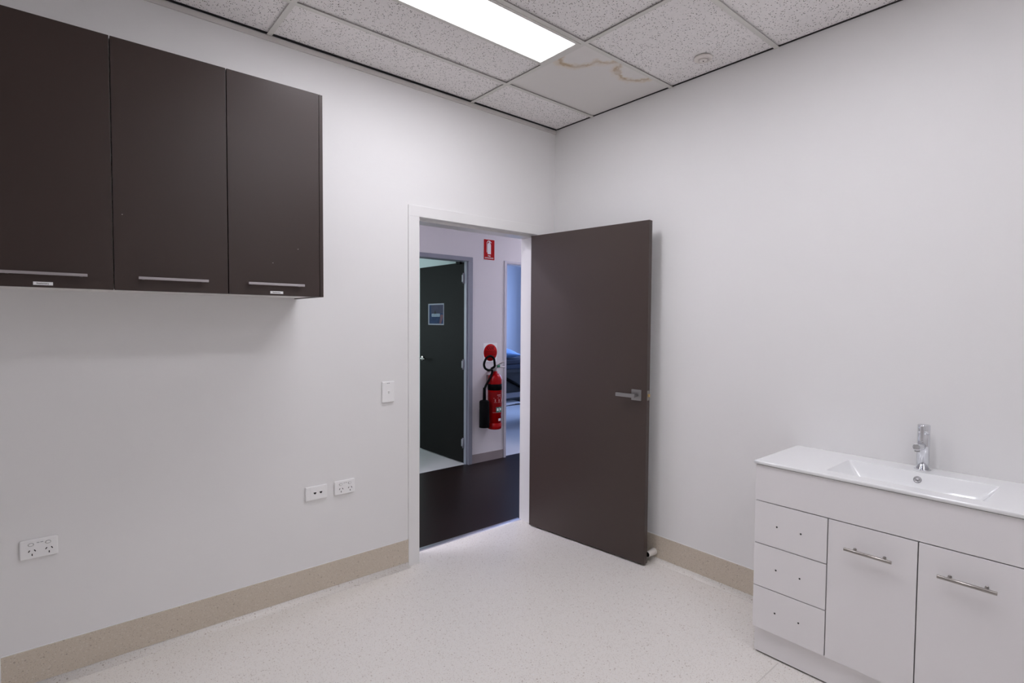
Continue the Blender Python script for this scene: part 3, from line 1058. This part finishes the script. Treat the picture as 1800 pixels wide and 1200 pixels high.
# ---- poster on that door
ps = thing('poster', 'small blue photo poster with a white border on the charcoal door', 'poster', (0.3655, 2.165, 1.411), math.radians(90.8))
M = ps
L0, L1, Z0, Z1 = -0.150, 0.156, 1.411, 1.641
def pbox(name, m, a, b, z0, z1, d0, d1, parent):
    bm = B(); box(bm, a, b, d0, d1, z0 - 1.411, z1 - 1.411)
    return obj(name, bm, m, parent, local=True)
PD = 0.003
pbox('sheet', mat('poster_border', (0.40, 0.42, 0.48), 0.7, spec=0.1), L0, L1, Z0, Z1, 0.000, PD - 0.0015, ps)
ph = pbox('photo', POSTERBLUE, L0 + 0.012, L1 - 0.020, Z0 + 0.012, Z1 - 0.014, PD - 0.0015, PD - 0.0010, ps)
pbox('photo_area', POSTERGREY, L0 + 0.012, L1 - 0.060, Z1 - 0.105, Z1 - 0.014, PD - 0.0010, PD - 0.0007, ps)
bm = B()
prism(bm, [(0, 0), (0.035, 0), (0.075, 0.085), (0.05, 0.10), (0.02, 0.09)], 0, 0.0004, basis((L0 + 0.085, PD - 0.0010, 0.014), (-1, 0, 0), (0, 0, 1)))
obj('photo_arm', bm, POSTERSKIN, ps, local=True)
bm = B()
prism(bm, [(-0.02, 0), (0.02, 0), (0.012, 0.024), (0, 0.036), (-0.012, 0.024)], 0, 0.0004, basis((0.018, PD - 0.0007, 0.118), (-1, 0, 0), (0, 0, 1)))
obj('photo_figure', bm, DARK, ps, local=True)
pbox('caption_panel', POSTERLAB, -0.075, 0.085, 1.500, 1.532, PD - 0.0007, PD - 0.0003, ps)
bm = B()
for k in range(9):
    a = -0.062 + k * 0.0152
    box(bm, a, a + 0.009, PD - 0.0003, PD, 1.510 - 1.411, 1.523 - 1.411)
obj('caption_print', bm, mat('poster_print', (0.06, 0.10, 0.22), 0.5), ps, local=True)

# ------------------------------------------------------------------ fire signs
FY = CW0
s1 = thing('fire_extinguisher_sign', 'red rectangular wall sign with a white extinguisher pictogram', 'sign', (0.644, FY, 2.083))
one('plate', PAPER, s1, 0.571, 0.717, FY - 0.003, FY, 2.081, 2.297, bev=0.0006, seg=1)
one('red_field', SIGNRED, s1, 0.575, 0.713, FY - 0.0036, FY - 0.003, 2.086, 2.292)
M = basis((0.642, FY - 0.0036, 2.16), (1, 0, 0), (0, 0, 1))
bm = B()
prism(bm, [(-0.020, -0.016), (0.024, -0.016), (0.024, 0.080), (0.018, 0.094), (0.007, 0.101), (-0.003, 0.101), (-0.014, 0.094), (-0.020, 0.080)], 0, 0.0006, M)
prism(bm, [(-0.004, 0.101), (0.008, 0.101), (0.008, 0.112), (-0.004, 0.112)], 0, 0.0006, M)
prism(bm, [(-0.006, 0.110), (0.030, 0.098), (0.032, 0.103), (0.010, 0.121), (-0.014, 0.121), (-0.026, 0.110), (-0.031, 0.098), (-0.031, 0.0), (-0.025, 0.0), (-0.025, 0.094), (-0.020, 0.106), (-0.012, 0.114)], 0, 0.0006, M)
obj('pictogram', bm, PAPER, s1)
bm = B()
text(bm, 'FIRE', 0.019, basis((0.644, FY - 0.0038, 2.124), (1, 0, 0), (0, 0, 1)), 0.0005, 0.0004)
text(bm, 'EXTINGUISHER', 0.0165, basis((0.644, FY - 0.0038, 2.103), (1, 0, 0), (0, 0, 1)), 0.0005, 0.0004)
obj('lettering', bm, PAPER, s1)

s2 = thing('identification_sign', 'white square sign with a red disc above the extinguisher', 'sign', (0.666, FY, 1.033))
one('plate', PAPER, s2, 0.577, 0.757, FY - 0.003, FY, 1.031, 1.228, bev=0.0006, seg=1)
bm = B(); cyl(bm, (0.667, FY - 0.003, 1.130), (0.667, FY - 0.0037, 1.130), 0.088, seg=48)
obj('red_disc', bm, SIGNRED, s2)
bm = B()
text(bm, 'CO2', 0.044, basis((0.667, FY - 0.0039, 1.176), (1, 0, 0), (0, 0, 1)), 0.0005, 0.0012)
for z, w in ((1.148, 0.070), (1.136, 0.076), (1.124, 0.074), (1.106, 0.072), (1.088, 0.05)):
    box(bm, 0.667 - w, 0.667 + w, FY - 0.0041, FY - 0.0037, z - 0.0022, z + 0.0022)
obj('lettering', bm, mat('sign_dark_print', (0.030, 0.001, 0.001), 0.6, spec=0.1), s2)

# ------------------------------------------------------------------ fire extinguisher
EX, EY, ER = 0.652, 1.502, 0.072
fe = thing('fire_extinguisher', 'red fire extinguisher with a black band, hose and horn hung on the corridor wall', 'extinguisher', (EX, EY, 0.352))
bm = B()
prof = [(0, 0.352), (ER - 0.010, 0.352), (ER - 0.002, 0.357), (ER, 0.366), (ER, 0.412), (ER - 0.003, 0.414), (ER - 0.003, 0.419), (ER, 0.421), (ER, 0.846)]
for k in range(1, 9):
    a = k / 8 * PI / 2 * 0.94
    prof.append((0.026 + (ER - 0.026) * math.cos(a), 0.846 + 0.075 * math.sin(a)))
prof += [(0.026, 0.932), (0.026, 0.944), (0, 0.944)]
lathe(bm, prof, (EX, EY, 0), seg=48)
obj('cylinder', bm, RED, fe)
bm = B(); lathe(bm, [(ER, 0.752), (ER + 0.0012, 0.753), (ER + 0.0012, 0.815), (ER, 0.816)], (EX, EY, 0), seg=48)
obj('black_band', bm, BLACK, fe)


def wrap(bm, a0, a1, z0, z1, r):
    t = bmesh.new()
    n = max(2, int(abs(a1 - a0) / 0.12) + 1)
    p = [(t.verts.new((EX + r * math.cos(a0 + (a1 - a0) * i / n), EY + r * math.sin(a0 + (a1 - a0) * i / n), z0)),
          t.verts.new((EX + r * math.cos(a0 + (a1 - a0) * i / n), EY + r * math.sin(a0 + (a1 - a0) * i / n), z1))) for i in range(n + 1)]
    q = [(t.verts.new((v.co.x - (v.co.x - EX) / r * 0.0007, v.co.y - (v.co.y - EY) / r * 0.0007, z0)), t.verts.new((w.co.x - (w.co.x - EX) / r * 0.0007, w.co.y - (w.co.y - EY) / r * 0.0007, z1))) for v, w in p]
    for i in range(n):
        t.faces.new((p[i][0], p[i + 1][0], p[i + 1][1], p[i][1]))
        t.faces.new((q[i][0], q[i][1], q[i + 1][1], q[i + 1][0]))
        t.faces.new((p[i][1], p[i + 1][1], q[i + 1][1], q[i][1]))
        t.faces.new((p[i][0], q[i][0], q[i + 1][0], p[i + 1][0]))
    join(bm, t)


FA = math.radians(-128)       # the side that faces the doorway
bm = B(); wrap(bm, FA - 0.75, FA + 1.45, 0.524, 0.735, ER + 0.0008)
la = obj('label', bm, LABELRED, fe)
bm = B()
wrap(bm, FA + 0.35, FA + 0.95, 0.702, 0.709, ER + 0.0014)
wrap(bm, FA + 0.45, FA + 0.95, 0.688, 0.691, ER + 0.0014)
for a in (-0.15, 0.42, 0.95):
    wrap(bm, FA + a, FA + a + 0.10, 0.673, 0.677, ER + 0.0014)
    wrap(bm, FA + a + 0.16, FA + a + 0.28, 0.640, 0.664, ER + 0.0014)
    wrap(bm, FA + a + 0.05, FA + a + 0.42, 0.630, 0.633, ER + 0.0014)
wrap(bm, FA - 0.3, FA + 1.3, 0.5255, 0.5280, ER + 0.0014)
obj('label_marks', bm, PINK, la, kind='stuff')
bm = B(); wrap(bm, FA + 0.20, FA + 1.25, 0.532, 0.583, ER + 0.0015)
gl = obj('green_label', bm, GREEN, fe)
bm = B()
wrap(bm, FA + 0.30, FA + 0.55, 0.545, 0.572, ER + 0.0022)
wrap(bm, FA + 0.66, FA + 0.70, 0.534, 0.581, ER + 0.0022)
wrap(bm, FA + 0.80, FA + 1.05, 0.548, 0.572, ER + 0.0022)
obj('green_label_marks', bm, PAPER, gl)
bm = B(); wrap(bm, FA + 0.55, FA + 1.00, 0.440, 0.466, ER + 0.0012)
obj('small_sticker', bm, PAPER, fe)
# valve
bm = B(); cyl(bm, (EX, EY, 0.942), (EX, EY, 0.985), 0.020, 0.017, seg=20, bev=0.002); box(bm, EX - 0.05, EX + 0.02, EY - 0.012, EY + 0.012, 0.962, 0.982, 0.003)
va = obj('valve', bm, STEEL, fe)
bm = B()
for a, b in (((EX - 0.012, EY - 0.004, 0.985), (EX + 0.105, EY - 0.02, 1.040)), ((EX - 0.005, EY - 0.004, 0.975), (EX + 0.075, EY - 0.01, 0.984)), ((EX + 0.075, EY - 0.01, 0.984), (EX + 0.118, EY - 0.018, 0.978))):
    tube(bm, smooth_path([a, (Vector(a) + Vector(b)) / 2, b], 3), 0.0062, 8)
obj('squeeze_lever', bm, STEEL, va)
bm = B(); box(bm, EX + 0.020, EX + 0.058, EY - 0.018, EY - 0.006, 0.984, 1.006, 0.004)
obj('safety_tag', bm, TAG, va)
# hose: up over in a loop, then down to the horn
HX, HY = 0.509, 1.490
pts = [(EX - 0.045, EY, 0.972), (EX - 0.030, EY - 0.030, 0.995), (0.612, EY - 0.045, 1.030), (0.596, EY - 0.05, 1.080), (0.555, EY - 0.05, 1.103), (0.505, EY - 0.048, 1.085),
       (0.482, EY - 0.04, 1.030), (0.498, EY - 0.035, 0.985), (0.545, EY - 0.03, 0.962), (0.585, EY - 0.03, 0.962), (0.592, EY - 0.028, 0.93), (0.560, EY - 0.02, 0.86), (0.530, HY, 0.81), (HX, HY, 0.77)]
bm = B(); tube(bm, smooth_path(pts, 8), 0.0115, 12)
obj('hose', bm, RUBBER, fe)
bm = B(); cyl(bm, (HX, HY, 0.655), (HX, HY, 0.785), 0.017, 0.014, seg=20, bev=0.002)
obj('horn_grip', bm, BLACK, fe)
bm = B(); lathe(bm, [(0, 0.660), (0.020, 0.662), (0.044, 0.655), (0.050, 0.645), (0.0515, 0.39), (0.0515, 0.384), (0.047, 0.384), (0.047, 0.40), (0, 0.60)], (HX, HY, 0), seg=36)
obj('horn', bm, BLACK, fe)
bm = B(); box(bm, EX - 0.035, EX + 0.035, EY + ER - 0.004, CW0 + 0.001, 0.88 - 0.06, 0.90, 0.002); box(bm, EX - 0.028, EX + 0.028, EY + 0.02, CW0, 0.935, 0.941)
obj('wall_bracket', bm, STEEL, fe)

# ------------------------------------------------------------------ examination bed in the right room
BXa, BXb, BYa, BYb = 1.30, 3.20, 2.60, 3.25
bd = thing('examination_bed', 'dark navy examination bed seen through the right corridor doorway', 'bed', ((BXa + BXb) / 2, (BYa + BYb) / 2, 0))
one('mattress', NAVY, bd, BXa, BXb, BYa, BYb, 0.885, 0.953, bev=0.018, seg=4)
one('bed_deck', NAVY2, bd, BXa + 0.01, BXb - 0.01, BYa + 0.008, BYb - 0.008, 0.822, 0.885, bev=0.012, seg=3)
one('frame_rail', DKPANEL, bd, BXa + 0.05, BXb - 0.05, BYa + 0.04, BYb - 0.04, 0.770, 0.822, bev=0.004)
one('lift_panel', DKPANEL, bd, 1.50, 2.75, BYa + 0.14, BYb - 0.14, 0.420, 0.770, bev=0.006)
bm = B()
tube(bm, [Vector((1.62, BYa + 0.10, 0.775)), Vector((2.30, BYa + 0.10, 0.45))], 0.022, 8)
obj('scissor_arm', bm, BLACK, bd)
bm = B()
tube(bm, [Vector((2.45, BYb - 0.10, 0.775)), Vector((1.75, BYb - 0.10, 0.45))], 0.022, 8)
obj('scissor_arm', bm, BLACK, bd)
one('base_rail', GREYMETAL, bd, 1.42, 2.95, BYa + 0.02, BYa + 0.075, 0.440, 0.500, bev=0.004)
one('base_rail', GREYMETAL, bd, 1.42, 2.95, BYb - 0.075, BYb - 0.02, 0.440, 0.500, bev=0.004)
one('lower_shelf', DKPANEL, bd, 1.44, 2.93, BYa + 0.01, BYb - 0.01, 0.335, 0.350, bev=0.002)
for x in (1.47, 2.90):
    for y in (BYa + 0.05, BYb - 0.05):
        bm = B(); box(bm, x - 0.025, x + 0.025, y - 0.025, y + 0.025, 0.075, 0.445, 0.004)
        obj('leg', bm, GREYMETAL, bd)
        bm = B(); cyl(bm, (x, y - 0.014, 0.0405), (x, y + 0.014, 0.0405), 0.040, seg=20, bev=0.004)
        obj('castor', bm, RUBBER, bd)
# pillow
bm = B()
t = bmesh.new()
bmesh.ops.create_uvsphere(t, u_segments=36, v_segments=20, radius=1.0)
for v in t.verts:
    x, y, z = v.co
    sgn = lambda q: (1 if q >= 0 else -1)
    X = sgn(x) * abs(x) ** 0.55
    Y = sgn(y) * abs(y) ** 0.55
    hgt = (1 - max(abs(X), abs(Y)) ** 3.0) * 0.8 + 0.2
    zz = sgn(z) * abs(z) ** 0.7
    n = noise.noise(Vector((x * 3, y * 3, z * 3))) * 0.012
    pz = 1.035 + zz * 0.085 * hgt + n
    px = 1.74 + X * 0.34
    tiltz = (1.74 - px) * 0.25
    v.co = (px, 2.84 + Y * 0.23, max(0.9535, pz + tiltz * (0.5 + 0.5 * zz)))
for f in t.faces:
    f.smooth = True
join(bm, t)
pl = obj('pillow', bm, BLUECLOTH)
tag(pl, 'bright blue covered pillow at the head of the dark bed', 'pillow')
# two pale papers on the lower shelf
LIL = mat('lilac_paper', (0.90, 0.91, 0.95), 0.6)
for k, (cx, cy, rz, lab) in enumerate(((1.74, 2.74, 7, 'lower of two pale papers on the lower shelf of the bed'), (1.86, 2.73, -10, 'upper of two pale papers on the lower shelf of the bed'))):
    bm = B()
    M = Matrix.Translation((cx, cy, 0.3502 + k * 0.0124)) @ Matrix.Rotation(math.radians(rz), 4, 'Z')
    box(bm, -0.13, 0.13, -0.15, 0.15, 0, 0.012, 0.002, 1, M=M)
    tag(obj('paper', bm, LIL), lab, 'papers')
